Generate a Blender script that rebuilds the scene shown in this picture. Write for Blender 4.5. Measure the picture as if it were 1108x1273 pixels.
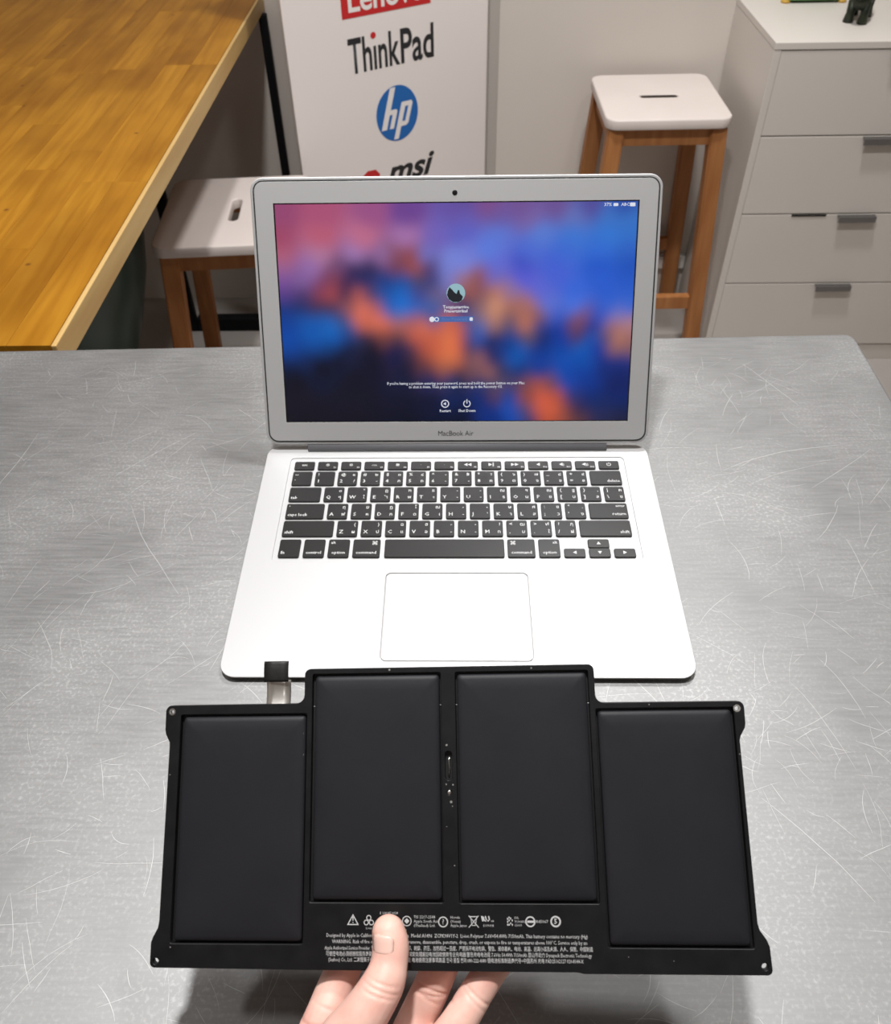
import bpy, bmesh, math, random
from mathutils import Matrix, Vector, Euler
random.seed(7)
for o in list(bpy.data.objects): bpy.data.objects.remove(o, do_unlink=True)
SC = bpy.context.scene
COL = SC.collection
MM = 0.001

# ------------------------------------------------------------------ camera
cam_d = bpy.data.cameras.new('camera'); cam = bpy.data.objects.new('camera', cam_d); COL.objects.link(cam)
F, CX, CY = 1054.243, 546.452, 577.796
cam_d.sensor_fit = 'HORIZONTAL'; cam_d.sensor_width = 36.0
cam_d.lens = F*36.0/1108.0
cam_d.shift_x = (554-CX)/1108.0; cam_d.shift_y = (CY-636.5)/1108.0
cam_d.clip_start = 0.01; cam_d.clip_end = 50
p, yw, rl = 0.75723, -0.03063, -0.02403
fw = Vector((math.sin(yw)*math.cos(p), math.cos(yw)*math.cos(p), -math.sin(p)))
rt = Vector((math.cos(yw), -math.sin(yw), 0)); up = rt.cross(fw)
r2 = math.cos(rl)*rt + math.sin(rl)*up; u2 = -math.sin(rl)*rt + math.cos(rl)*up
mw = Matrix((r2, u2, -fw)).transposed().to_4x4(); mw.translation = (0.001453, -0.316995, 0.50285)
cam.matrix_world = mw
cam_d.dof.use_dof = True; cam_d.dof.focus_distance = 0.52; cam_d.dof.aperture_fstop = 20
SC.camera = cam

# ------------------------------------------------------------------ world, lights, exposure
w = bpy.data.worlds.new('world'); SC.world = w; w.use_nodes = True
bg = w.node_tree.nodes['Background']; bg.inputs[0].default_value = (1.0, 0.97, 0.93, 1); bg.inputs[1].default_value = 0.12
vs = SC.view_settings
vs.view_transform = 'Standard'; vs.look = 'None'; vs.gamma = 1.0; vs.exposure = 0.0; vs.use_curve_mapping = False
CEIL = 1.74
def lamp(name, loc, size, power, col, shape='DISK', beam=180):
    d = bpy.data.lights.new(name, 'AREA'); d.shape = shape; d.size = size; d.energy = power; d.color = col; d.spread = math.radians(beam)
    o = bpy.data.objects.new(name, d); COL.objects.link(o); o.location = loc
    return o
WARM = (1.0, 0.992, 0.98)
lamp('ceiling_downlight', (-0.13, 0.20, CEIL-0.03), 0.13, 21, WARM, beam=150)
lamp('ceiling_downlight', (-1.00, -0.10, CEIL-0.03), 0.16, 2.5, WARM, beam=120)
lamp('ceiling_downlight', (0.62, 0.20, CEIL-0.03), 0.16, 5, WARM)
lamp('ceiling_downlight', (0.32, 0.98, CEIL-0.03), 0.16, 9.5, WARM, beam=104)
lamp('ceiling_downlight', (0.10, -1.25, CEIL-0.03), 0.20, 1.5, WARM)

# ------------------------------------------------------------------ material helpers
def mat(name, col, rough=0.5, metal=0.0, spec=0.5, noise=None, bump=None, sub=0.0, emis=None, coat=0.0, aniso=0.0, rand=0.0):
    m = bpy.data.materials.new(name); m.use_nodes = True
    nt = m.node_tree; b = nt.nodes['Principled BSDF']
    b.inputs['Base Color'].default_value = (*col, 1); b.inputs['Roughness'].default_value = rough
    b.inputs['Metallic'].default_value = metal; b.inputs['Specular IOR Level'].default_value = spec
    if sub:
        b.inputs['Subsurface Weight'].default_value = sub; b.inputs['Subsurface Radius'].default_value = (1.0, 0.35, 0.2)
        b.inputs['Subsurface Scale'].default_value = 0.004
    if coat: b.inputs['Coat Weight'].default_value = coat; b.inputs['Coat Roughness'].default_value = 0.15
    if aniso: b.inputs['Anisotropic'].default_value = aniso
    if emis:
        b.inputs['Emission Color'].default_value = (*emis[0], 1); b.inputs['Emission Strength'].default_value = emis[1]
    tc = nt.nodes.new('ShaderNodeTexCoord')
    last = None
    if noise:   # (scale xyz, col2, detail)
        mp = nt.nodes.new('ShaderNodeMapping'); mp.inputs['Scale'].default_value = noise[0]
        nt.links.new(tc.outputs['Object'], mp.inputs['Vector'])
        n = nt.nodes.new('ShaderNodeTexNoise'); n.inputs['Scale'].default_value = 1.0; n.inputs['Detail'].default_value = noise[2]
        nt.links.new(mp.outputs[0], n.inputs['Vector'])
        r = nt.nodes.new('ShaderNodeMapRange'); r.inputs['From Min'].default_value = 0.3; r.inputs['From Max'].default_value = 0.7
        nt.links.new(n.outputs['Fac'], r.inputs['Value'])
        mx = nt.nodes.new('ShaderNodeMix'); mx.data_type = 'RGBA'
        mx.inputs['A'].default_value = (*col, 1); mx.inputs['B'].default_value = (*noise[1], 1)
        nt.links.new(r.outputs[0], mx.inputs['Factor']); nt.links.new(mx.outputs['Result'], b.inputs['Base Color'])
        last = mx.outputs['Result']
    if rand:
        oi = nt.nodes.new('ShaderNodeObjectInfo')
        hs = nt.nodes.new('ShaderNodeHueSaturation')
        r = nt.nodes.new('ShaderNodeMapRange'); r.inputs['To Min'].default_value = 1-rand; r.inputs['To Max'].default_value = 1+rand
        nt.links.new(oi.outputs['Random'], r.inputs['Value']); nt.links.new(r.outputs[0], hs.inputs['Value'])
        if last: nt.links.new(last, hs.inputs['Color'])
        else: hs.inputs['Color'].default_value = (*col, 1)
        nt.links.new(hs.outputs[0], b.inputs['Base Color'])
    if bump:    # (scale xyz, strength, distance)
        mp = nt.nodes.new('ShaderNodeMapping'); mp.inputs['Scale'].default_value = bump[0]
        nt.links.new(tc.outputs['Object'], mp.inputs['Vector'])
        n = nt.nodes.new('ShaderNodeTexNoise'); n.inputs['Scale'].default_value = 1.0; n.inputs['Detail'].default_value = 4
        nt.links.new(mp.outputs[0], n.inputs['Vector'])
        bp = nt.nodes.new('ShaderNodeBump'); bp.inputs['Strength'].default_value = bump[1]; bp.inputs['Distance'].default_value = bump[2]
        nt.links.new(n.outputs['Fac'], bp.inputs['Height']); nt.links.new(bp.outputs[0], b.inputs['Normal'])
    return m
def srgb(r, g, b):
    f = lambda c: (c/255/12.92) if c/255 <= .04045 else ((c/255+.055)/1.055)**2.4
    return (f(r), f(g), f(b))

# ------------------------------------------------------------------ object helpers
def link(o, parent=None):
    COL.objects.link(o)
    if parent is not None: o.parent = parent
    return o
def obj(name, me, m=None, parent=None, smooth=False, loc=None, rot=None):
    if m is not None and not me.materials: me.materials.append(m)
    if smooth:
        for f in me.polygons: f.use_smooth = True
    o = bpy.data.objects.new(name, me); link(o, parent)
    if loc: o.location = loc
    if rot: o.rotation_euler = rot
    return o
def empty(name, loc=(0, 0, 0), rot=(0, 0, 0)):
    o = bpy.data.objects.new(name, None); o.empty_display_size = 0.03; link(o); o.location = loc; o.rotation_euler = rot
    return o
def tag(o, label, cat, group=None):
    o['label'] = label; o['category'] = cat
    if group: o['group'] = group
    return o
def structure(o): o['kind'] = 'structure'; return o
def mesh(verts, faces, name='mesh'):
    me = bpy.data.meshes.new(name); me.from_pydata([tuple(v) for v in verts], [], faces); me.update(); return me
def bm_mesh(bm, name='mesh'):
    me = bpy.data.meshes.new(name); bmesh.ops.recalc_face_normals(bm, faces=bm.faces); bm.to_mesh(me); bm.free(); return me
def box(x0, x1, y0, y1, z0, z1, bev=0.0, seg=2):
    bm = bmesh.new(); bmesh.ops.create_cube(bm, size=1)
    for v in bm.verts:
        v.co = Vector(((x0+x1)/2+v.co.x*(x1-x0), (y0+y1)/2+v.co.y*(y1-y0), (z0+z1)/2+v.co.z*(z1-z0)))
    if bev: bmesh.ops.bevel(bm, geom=bm.edges[:], offset=bev, segments=seg, affect='EDGES', profile=0.5)
    return bm_mesh(bm)
def rrect(x0, x1, y0, y1, r, n=6):
    pts = []
    for cx, cy, a in ((x1-r, y1-r, 0), (x0+r, y1-r, 90), (x0+r, y0+r, 180), (x1-r, y0+r, 270)):
        for k in range(n+1):
            t = math.radians(a+90*k/n); pts.append((cx+r*math.cos(t), cy+r*math.sin(t)))
    return pts
def circle(cx, cy, r, n=20): return [(cx+r*math.cos(2*math.pi*k/n), cy+r*math.sin(2*math.pi*k/n)) for k in range(n)]
def loft(rings, cap=True):
    n = len(rings[0]); V = [p for r in rings for p in r]; Fc = []
    for k in range(len(rings)-1):
        for i in range(n):
            j = (i+1) % n; Fc.append((k*n+i, k*n+j, (k+1)*n+j, (k+1)*n+i))
    if cap: Fc.append(tuple(range(n))[::-1]); Fc.append(tuple((len(rings)-1)*n+i for i in range(n)))
    bm = bmesh.new(); vs_ = [bm.verts.new(p) for p in V]
    for f in Fc:
        try: bm.faces.new([vs_[i] for i in f])
        except ValueError: pass
    return bm_mesh(bm)
def inset(pts, d):   # offset of a convex outline towards its inside (ccw)
    n = len(pts); out = []
    for i in range(n):
        a, b, c = Vector(pts[i-1]), Vector(pts[i]), Vector(pts[(i+1) % n])
        e1 = (b-a).normalized(); e2 = (c-b).normalized()
        n1 = Vector((-e1.y, e1.x)); n2 = Vector((-e2.y, e2.x)); nn = (n1+n2)
        nn = nn/max(0.35, nn.length_squared)*2 if nn.length > 1e-6 else n1
        out.append((b.x+nn.x*d, b.y+nn.y*d))
    return out
def slab(pts, z0, z1, bev=0.0, n=1, both=False):
    R = []
    if both and bev: R += [[(x, y, z0) for x, y in inset(pts, bev)], [(x, y, z0+bev) for x, y in pts]]
    else: R.append([(x, y, z0) for x, y in pts])
    if bev:
        for k in range(n+1):
            t = math.pi/2*k/n
            R.append([(x, y, z1-bev+bev*math.sin(t)) for x, y in (inset(pts, bev*(1-math.cos(t))) if k else pts)])
    else: R.append([(x, y, z1) for x, y in pts])
    return loft(R)
DG = lambda: bpy.context.evaluated_depsgraph_get()
def flat(outlines, z0, z1, bev=0.0):
    """filled 2D outlines (inner ones become holes) extruded from z0 to z1"""
    c = bpy.data.curves.new('c', 'CURVE'); c.dimensions = '2D'; c.fill_mode = 'BOTH'
    for pts in outlines:
        s = c.splines.new('POLY'); s.points.add(len(pts)-1)
        for pnt, (x, y) in zip(s.points, pts): pnt.co = (x, y, 0, 1)
        s.use_cyclic_u = True
    c.extrude = max(1e-7, (z1-z0)/2-bev); c.bevel_depth = bev; c.bevel_resolution = 1; c.offset = -bev
    o = bpy.data.objects.new('c', c); COL.objects.link(o); bpy.context.view_layer.update()
    me = bpy.data.meshes.new_from_object(o.evaluated_get(DG()))
    me.transform(Matrix.Translation((0, 0, (z0+z1)/2)))
    bpy.data.objects.remove(o); bpy.data.curves.remove(c)
    return me
def text_mesh(items, z=0.0, res=2):
    """items: (string, x, y, size, align, dict(shear, width, bold, sx)) -> one flat mesh"""
    bm = bmesh.new()
    c = bpy.data.curves.new('t', 'FONT'); o = bpy.data.objects.new('t', c); COL.objects.link(o)
    for it in items:
        s, x, y, size, al = it[:5]; k = it[5] if len(it) > 5 else {}
        c.body = s; c.size = size; c.align_x = al; c.align_y = 'CENTER'; c.resolution_u = k.get('res', res)
        c.shear = k.get('shear', 0); c.offset = k.get('bold', 0); c.space_character = k.get('space', 1)
        c.extrude = 0
        bpy.context.view_layer.update()
        me = bpy.data.meshes.new_from_object(o.evaluated_get(DG()))
        sx = k.get('sx', 1.0)
        if 'fit' in k:
            xs = [v.co.x for v in me.vertices]; wd = (max(xs)-min(xs)) or 1; sx = k['fit']/wd
            for v in me.vertices: v.co.x = (v.co.x-min(xs))
            for v in me.vertices: v.co.x -= {'LEFT': 0, 'CENTER': wd/2, 'RIGHT': wd}[al]
        me.transform(Matrix.Translation((x, y, z)) @ Matrix.Diagonal((sx, k.get('sy', 1), 1, 1)))
        bm.from_mesh(me); bpy.data.meshes.remove(me)
    bpy.data.objects.remove(o); bpy.data.curves.remove(c)
    me = bpy.data.meshes.new('lettering'); bm.to_mesh(me); bm.free()
    return me
def join(meshes):
    bm = bmesh.new()
    for m_ in meshes: bm.from_mesh(m_)
    me = bpy.data.meshes.new('mesh'); bm.to_mesh(me); bm.free(); return me
def ring(cx, cy, r0, r1, z, n=24): return flat([circle(cx, cy, r1, n), circle(cx, cy, r0, n)], z, z+1e-6)
def tube(pts, r, n=8):
    R = []
    P = [Vector(q) for q in pts]
    for i, c in enumerate(P):
        t = (P[min(i+1, len(P)-1)]-P[max(i-1, 0)]).normalized()
        a = t.orthogonal().normalized(); b = t.cross(a); rr = r[i] if isinstance(r, (list, tuple)) else r
        R.append([tuple(c+a*rr*math.cos(2*math.pi*k/n)+b*rr*math.sin(2*math.pi*k/n)) for k in range(n)])
    return loft(R)
def lathe(prof, n=28):
    return loft([[(r*math.cos(2*math.pi*k/n), r*math.sin(2*math.pi*k/n), z) for k in range(n)] for r, z in prof])
def square_bar(a, b, wx, wy=None):
    wy = wy or wx; a = Vector(a); b = Vector(b)
    R = [[(c.x+sx*wx/2, c.y+sy*wy/2, c.z) for sx, sy in ((-1, -1), (1, -1), (1, 1), (-1, 1))] for c in (a, b)]
    bm = bmesh.new(); me = loft(R); bm.from_mesh(me); bmesh.ops.bevel(bm, geom=bm.edges[:], offset=0.003, segments=2, affect='EDGES')
    return bm_mesh(bm)

# ------------------------------------------------------------------ materials
M_wall = mat('wall_paint', (0.63, 0.575, 0.525), 0.75, noise=((3, 3, 3), (0.60, 0.545, 0.495), 3), bump=((160, 160, 160), 0.06, 0.002))
M_ceil = mat('ceiling_paint', (0.78, 0.77, 0.75), 0.8)
M_floor = mat('floor_vinyl', (0.42, 0.385, 0.36), 0.45, noise=((6, 6, 6), (0.36, 0.33, 0.31), 5))
M_trunk = mat('trunking_plastic', (0.68, 0.66, 0.63), 0.5)
M_lam = mat('white_laminate', (0.62, 0.58, 0.535), 0.5, noise=((2, 2, 2), (0.59, 0.55, 0.505), 2))
M_seat = mat('white_seat_paint', (0.68, 0.61, 0.575), 0.5, noise=((9, 9, 9), (0.645, 0.575, 0.54), 3))
M_stoolwood = mat('orange_pine', srgb(168, 114, 68), 0.5, spec=0.3, noise=((60, 60, 5), srgb(146, 92, 50), 4), rand=0.06)
M_black = mat('black_powder_coat', (0.006, 0.006, 0.007), 0.6, spec=0.15)
M_dark_wood = mat('dark_raw_wood', (0.05, 0.032, 0.025), 0.7)
M_handle = mat('handle_metal', (0.20, 0.19, 0.185), 0.4, metal=0.7)
M_board = mat('board_film', (0.80, 0.74, 0.715), 0.5)
M_ink_black = mat('ink_black', (0.015, 0.015, 0.017), 0.6)
M_ink_red = mat('ink_red', srgb(192, 32, 34), 0.6)
M_ink_blue = mat('ink_blue', srgb(24, 98, 172), 0.6)
M_ink_white = mat('ink_white', (0.80, 0.76, 0.74), 0.6)
M_alu = mat('anodised_aluminium', (0.53, 0.53, 0.535), 0.46, metal=0.40, bump=((2600, 2600, 2600), 0.05, 0.0002))
M_aluside = mat('aluminium_underside', (0.46, 0.455, 0.44), 0.5, metal=0.3)
M_pad = mat('trackpad_glass', (0.505, 0.505, 0.51), 0.42, metal=0.40)
M_key = mat('key_plastic', (0.015, 0.0145, 0.0145), 0.36, spec=0.38, bump=((1500, 1500, 1500), 0.05, 0.0002))
M_legend = mat('key_legend', (0.62, 0.62, 0.62), 0.6)
M_hinge = mat('hinge_plastic', (0.13, 0.13, 0.14), 0.4)
M_gasket = mat('rubber_gasket', (0.012, 0.012, 0.012), 0.7)
M_glassblack = mat('screen_border_black', (0.008, 0.008, 0.009), 0.25)
M_bat = mat('battery_frame_black', (0.0065, 0.0065, 0.007), 0.42, spec=0.22, noise=((90, 90, 90), (0.011, 0.011, 0.012), 4), bump=((700, 700, 700), 0.12, 0.0003))
M_cell = mat('battery_cell_film', (0.013, 0.013, 0.0165), 0.50, spec=0.25, noise=((30, 30, 30), (0.0155, 0.0155, 0.019), 4), bump=((300, 300, 300), 0.10, 0.0004))
M_groove = mat('battery_backing', (0.003, 0.003, 0.003), 0.6)
M_print = mat('white_print', (0.52, 0.52, 0.52), 0.6)
M_foil = mat('silver_foil', (0.80, 0.78, 0.74), 0.30, metal=0.9, bump=((220, 220, 220), 0.15, 0.0006))
M_tape = mat('black_tape', (0.010, 0.010, 0.010), 0.55, bump=((500, 500, 500), 0.3, 0.0004))
M_solder = mat('bare_metal', (0.80, 0.79, 0.77), 0.25, metal=1.0)
M_bin = mat('dark_green_plastic', (0.040, 0.075, 0.060), 0.35, noise=((8, 8, 8), (0.03, 0.055, 0.045), 3))
M_fig = mat('bronze_green', (0.010, 0.014, 0.010), 0.42, metal=0.3, noise=((60, 60, 60), (0.032, 0.042, 0.022), 4))
M_green = mat('tray_green', srgb(96, 138, 84), 0.5)
M_yellow = mat('tray_yellow', srgb(190, 150, 60), 0.5)

def wood_mat(name, c1, c2, c3):
    m = bpy.data.materials.new(name); m.use_nodes = True; nt = m.node_tree; b = nt.nodes['Principled BSDF']
    b.inputs['Roughness'].default_value = 0.40; b.inputs['Specular IOR Level'].default_value = 0.12
    tc = nt.nodes.new('ShaderNodeTexCoord'); oi = nt.nodes.new('ShaderNodeObjectInfo')
    ad = nt.nodes.new('ShaderNodeVectorMath'); ad.operation = 'ADD'
    sc = nt.nodes.new('ShaderNodeVectorMath'); sc.operation = 'SCALE'; sc.inputs['Scale'].default_value = 37.0
    cb = nt.nodes.new('ShaderNodeCombineXYZ')
    for i in range(3): nt.links.new(oi.outputs['Random'], cb.inputs[i])
    nt.links.new(cb.outputs[0], sc.inputs[0]); nt.links.new(tc.outputs['Object'], ad.inputs[0]); nt.links.new(sc.outputs[0], ad.inputs[1])
    mp = nt.nodes.new('ShaderNodeMapping'); mp.inputs['Scale'].default_value = (70, 4.5, 70); nt.links.new(ad.outputs[0], mp.inputs[0])
    n1 = nt.nodes.new('ShaderNodeTexNoise'); n1.inputs['Scale'].default_value = 1; n1.inputs['Detail'].default_value = 6; n1.inputs['Distortion'].default_value = 0.6
    nt.links.new(mp.outputs[0], n1.inputs['Vector'])
    n2 = nt.nodes.new('ShaderNodeTexNoise'); n2.inputs['Scale'].default_value = 5; n2.inputs['Detail'].default_value = 3
    nt.links.new(ad.outputs[0], n2.inputs['Vector'])
    r1 = nt.nodes.new('ShaderNodeMapRange'); r1.inputs['From Min'].default_value = .35; r1.inputs['From Max'].default_value = .7; nt.links.new(n1.outputs['Fac'], r1.inputs['Value'])
    mx = nt.nodes.new('ShaderNodeMix'); mx.data_type = 'RGBA'; mx.inputs['A'].default_value = (*c1, 1); mx.inputs['B'].default_value = (*c2, 1)
    nt.links.new(r1.outputs[0], mx.inputs['Factor'])
    r2 = nt.nodes.new('ShaderNodeMapRange'); r2.inputs['From Min'].default_value = .4; r2.inputs['From Max'].default_value = .75; r2.inputs['To Max'].default_value = 0.6
    nt.links.new(n2.outputs['Fac'], r2.inputs['Value'])
    m2 = nt.nodes.new('ShaderNodeMix'); m2.data_type = 'RGBA'; m2.inputs['B'].default_value = (*c3, 1)
    nt.links.new(mx.outputs['Result'], m2.inputs['A']); nt.links.new(r2.outputs[0], m2.inputs['Factor'])
    # small dark knots and pin holes
    vo = nt.nodes.new('ShaderNodeTexVoronoi'); vo.voronoi_dimensions = '2D'; vo.inputs['Scale'].default_value = 5.0; nt.links.new(ad.outputs[0], vo.inputs['Vector'])
    kr = nt.nodes.new('ShaderNodeMapRange'); kr.inputs['From Min'].default_value = 0.006; kr.inputs['From Max'].default_value = 0.022; kr.inputs['To Min'].default_value = 0.75; kr.inputs['To Max'].default_value = 0.0
    nt.links.new(vo.outputs['Distance'], kr.inputs['Value'])
    m3 = nt.nodes.new('ShaderNodeMix'); m3.data_type = 'RGBA'; m3.inputs['B'].default_value = (0.09, 0.03, 0.01, 1)
    nt.links.new(m2.outputs['Result'], m3.inputs['A']); nt.links.new(kr.outputs[0], m3.inputs['Factor'])
    hs = nt.nodes.new('ShaderNodeHueSaturation'); r3 = nt.nodes.new('ShaderNodeMapRange'); r3.inputs['To Min'].default_value = .93; r3.inputs['To Max'].default_value = 1.06
    nt.links.new(oi.outputs['Random'], r3.inputs['Value']); nt.links.new(r3.outputs[0], hs.inputs['Value']); nt.links.new(m3.outputs['Result'], hs.inputs['Color'])
    nt.links.new(hs.outputs[0], b.inputs['Base Color'])
    return m
M_stave = wood_mat('varnished_beech', srgb(174, 122, 36), srgb(150, 99, 23), srgb(112, 66, 12))
M_lip = mat('pale_edge_wood', srgb(205, 172, 112), 0.45, noise=((50, 4, 50), srgb(188, 150, 92), 4))

def steel_mat():
    m = bpy.data.materials.new('scratched_steel'); m.use_nodes = True; nt = m.node_tree; b = nt.nodes['Principled BSDF']
    b.inputs['Metallic'].default_value = 0.75
    tc = nt.nodes.new('ShaderNodeTexCoord')
    def noise(scale, det, dist=0.0):
        mp = nt.nodes.new('ShaderNodeMapping'); mp.inputs['Scale'].default_value = scale; nt.links.new(tc.outputs['Object'], mp.inputs[0])
        n = nt.nodes.new('ShaderNodeTexNoise'); n.inputs['Scale'].default_value = 1; n.inputs['Detail'].default_value = det; n.inputs['Distortion'].default_value = dist
        nt.links.new(mp.outputs[0], n.inputs['Vector']); return n.outputs['Fac']
    def rng(sock, a, b_, c, d):
        r = nt.nodes.new('ShaderNodeMapRange'); r.inputs['From Min'].default_value = a; r.inputs['From Max'].default_value = b_
        r.inputs['To Min'].default_value = c; r.inputs['To Max'].default_value = d; nt.links.new(sock, r.inputs['Value']); return r.outputs[0]
    def add(a, b_, op='ADD'):
        x = nt.nodes.new('ShaderNodeMath'); x.operation = op
        for i, s in enumerate((a, b_)):
            if isinstance(s, float): x.inputs[i].default_value = s
            else: nt.links.new(s, x.inputs[i])
        return x.outputs[0]
    cloud = rng(noise((9, 9, 9), 6), .35, .68, 0, 1)
    brush = rng(noise((30, 420, 30), 3), .35, .65, 0, 1)
    speck = rng(noise((430, 430, 430), 4), .50, .75, 0, 1)
    v = add(add(add(cloud, .055, 'MULTIPLY'), add(brush, .035, 'MULTIPLY')), add(add(speck, cloud, 'MULTIPLY'), .15, 'MULTIPLY'))
    v = add(v, .24)
    cb = nt.nodes.new('ShaderNodeCombineColor')
    for i in range(3): nt.links.new(v, cb.inputs[i])
    nt.links.new(cb.outputs[0], b.inputs['Base Color'])
    nt.links.new(add(add(cloud, .04, 'MULTIPLY'), add(add(brush, .05, 'MULTIPLY'), .50)), b.inputs['Roughness'])
    bp = nt.nodes.new('ShaderNodeBump'); bp.inputs['Strength'].default_value = 0.05; bp.inputs['Distance'].default_value = 0.0003
    nt.links.new(brush, bp.inputs['Height']); nt.links.new(bp.outputs[0], b.inputs['Normal'])
    return m
M_steel = steel_mat()
M_scr = mat('scratch_bright', (0.62, 0.62, 0.62), 0.55, metal=0.6)
M_steeldark = mat('steel_frame', (0.35, 0.35, 0.35), 0.4, metal=0.8)

# ------------------------------------------------------------------ the room
FL = -0.76; WY = 1.692
def quad(a, b, c, d): return mesh([a, b, c, d], [(0, 1, 2, 3)])
structure(obj('floor', box(-2.0, 2.0, -2.6, WY+0.1, FL-0.05, FL), M_floor))
structure(obj('wall_back', box(-2.0, 2.0, WY, WY+0.1, FL, CEIL+0.02), M_wall))
structure(obj('wall_left', box(-2.1, -2.0, -2.6, WY+0.1, FL-0.05, CEIL+0.02), M_wall))
structure(obj('wall_right', box(2.0, 2.1, -2.6, WY+0.1, FL-0.05, CEIL+0.02), M_wall))
structure(obj('wall_front', box(-2.0, 2.0, -2.7, -2.6, FL-0.05, CEIL+0.02), M_wall))
structure(obj('ceiling', box(-2.1, 2.1, -2.7, WY+0.1, CEIL+0.0, CEIL+0.06), M_ceil))
structure(obj('gap_shade_strip', box(0.072, 0.094, WY-0.006, WY-0.0002, FL, CEIL, 0.001), mat('gap_shade_grey', (0.42, 0.39, 0.355), 0.6)))  # added grey strip, coloured as the shadow gap beside the sign board's right edge
structure(obj('trim_1', box(0.12, 0.598, WY-0.016, WY-0.0005, -0.672, -0.634, 0.003), M_trunk))

# ------------------------------------------------------------------ metal work table
T = empty('metal_table', (0, 0, 0))
tag(T, 'scratched grey metal work table under the open laptop', 'table')
tp = [(-0.95, -0.43), (0.403, -0.43)] + [(0.403-0.010+0.010*math.cos(math.radians(a)), 0.4067-0.010+0.010*math.sin(math.radians(a))) for a in (0, 22, 45, 68, 90)] + [(-0.95, 0.3746)]
obj('table_top', slab(tp, -0.034, 0.0, 0.0022, 3), M_steel, T)
for x, y in ((-0.90, -0.38), (0.35, -0.38), (-0.90, 0.325), (0.35, 0.345)):
    obj('leg', box(x-0.02, x+0.02, y-0.02, y+0.02, FL, -0.034, 0.003), M_steeldark, T)
obj('under_frame', box(-0.88, 0.33, -0.395, -0.365, -0.075, -0.0345), M_steeldark, T)
obj('under_frame', box(-0.88, 0.33, 0.325, 0.345, -0.075, -0.0345), M_steeldark, T)
# fine scratches: uncountable hairlines in the sheet
V = []; Fc = []
rs = random.Random(3)
def scratch(x, y, L, ang, curv, wd):
    n = 7; pts = []
    for k in range(n):
        pts.append((x, y)); x += L/(n-1)*math.cos(ang); y += L/(n-1)*math.sin(ang); ang += curv/(n-1)+rs.gauss(0, .05)
    if any(not(-0.93 < a < 0.395 and -0.42 < b < 0.37) for a, b in pts): return
    i0 = len(V)
    for k, (a, b) in enumerate(pts):
        d = (pts[min(k+1, n-1)][0]-pts[max(k-1, 0)][0], pts[min(k+1, n-1)][1]-pts[max(k-1, 0)][1]); l = math.hypot(*d) or 1
        nx, ny = -d[1]/l, d[0]/l; ww = wd*(0.25+0.75*math.sin(math.pi*(k+.4)/(n-.2)))
        V.append((a+nx*ww, b+ny*ww, 0.00006)); V.append((a-nx*ww, b-ny*ww, 0.00006))
    for k in range(n-1): Fc.append((i0+2*k, i0+2*k+1, i0+2*k+3, i0+2*k+2))
clusters = [(rs.uniform(-.55, .39), rs.uniform(-.35, .36), rs.uniform(.02, .07)) for _ in range(42)]
for cx, cy, sp in clusters:
    for _ in range(rs.randint(10, 28)):
        scratch(rs.gauss(cx, sp), rs.gauss(cy, sp), rs.uniform(.006, .028), rs.uniform(0, 2*math.pi), rs.gauss(0, .5), rs.uniform(.00005, .00012))
for _ in range(1000):
    scratch(rs.uniform(-.6, .39), rs.uniform(-.4, .36), rs.uniform(.01, .05), rs.gauss(.6, .8), rs.gauss(0, .4), rs.uniform(.00005, .00011))
for _ in range(45):
    scratch(rs.uniform(-.55, .39), rs.uniform(-.38, .33), rs.uniform(.05, .13), rs.choice((.9, 1.9, 2.2, .5))+rs.gauss(0, .25), rs.gauss(0, .35), rs.uniform(.00009, .00018))
so = obj('scratch_marks', mesh(V, Fc), M_scr, T); so['kind'] = 'stuff'

# ------------------------------------------------------------------ wooden table
WT = empty('wooden_table', (-0.412, 0.395, 0.0))
tag(WT, 'varnished butcher-block wooden table with black steel legs, left edge of the photo', 'table')
rw = random.Random(11)
wdt = 0.046; y_end = 1.285
shared = {}
x = -0.006
col_i = 0
while x > -0.80:
    y = 0.0 if col_i % 2 == 0 else 0.0
    first = True
    while y < y_end-1e-6:
        L = rw.choice((0.22, 0.28, 0.34, 0.40, 0.46)) if not first else rw.choice((0.12, 0.2, 0.3, 0.38)); first = False
        if y+L > y_end-0.08: L = y_end-y
        key = (round(L, 3))
        if key not in shared:
            shared[key] = box(-wdt+0.00010, -0.00010, 0.00012, L-0.00012, -0.028, 0.0, 0.0003, 1); shared[key].materials.append(M_stave)
        obj('stave', shared[key], None, WT, loc=(x, y, 0.0))
        y += L
    x -= wdt; col_i += 1
obj('edge_strip', box(-0.0058, 0.0, 0.0, y_end, -0.032, -0.0004, 0.0012), M_lip, WT)
obj('leg', box(-0.009, 0.008, 1.243, 1.260, FL, -0.0325, 0.002), M_black, WT)
obj('leg', box(-0.292, -0.266, 1.135, 1.153, FL, -0.029, 0.002), M_black, WT)
obj('floor_bar', box(-0.2655, 0.012, 1.135, 1.165, FL, FL+0.036, 0.002), M_black, WT)
obj('leg', box(-0.76, -0.73, 1.15, 1.18, FL, -0.029, 0.002), M_black, WT)
obj('leg', box(-0.76, -0.73, 0.06, 0.09, FL, -0.029, 0.002), M_black, WT)

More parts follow.
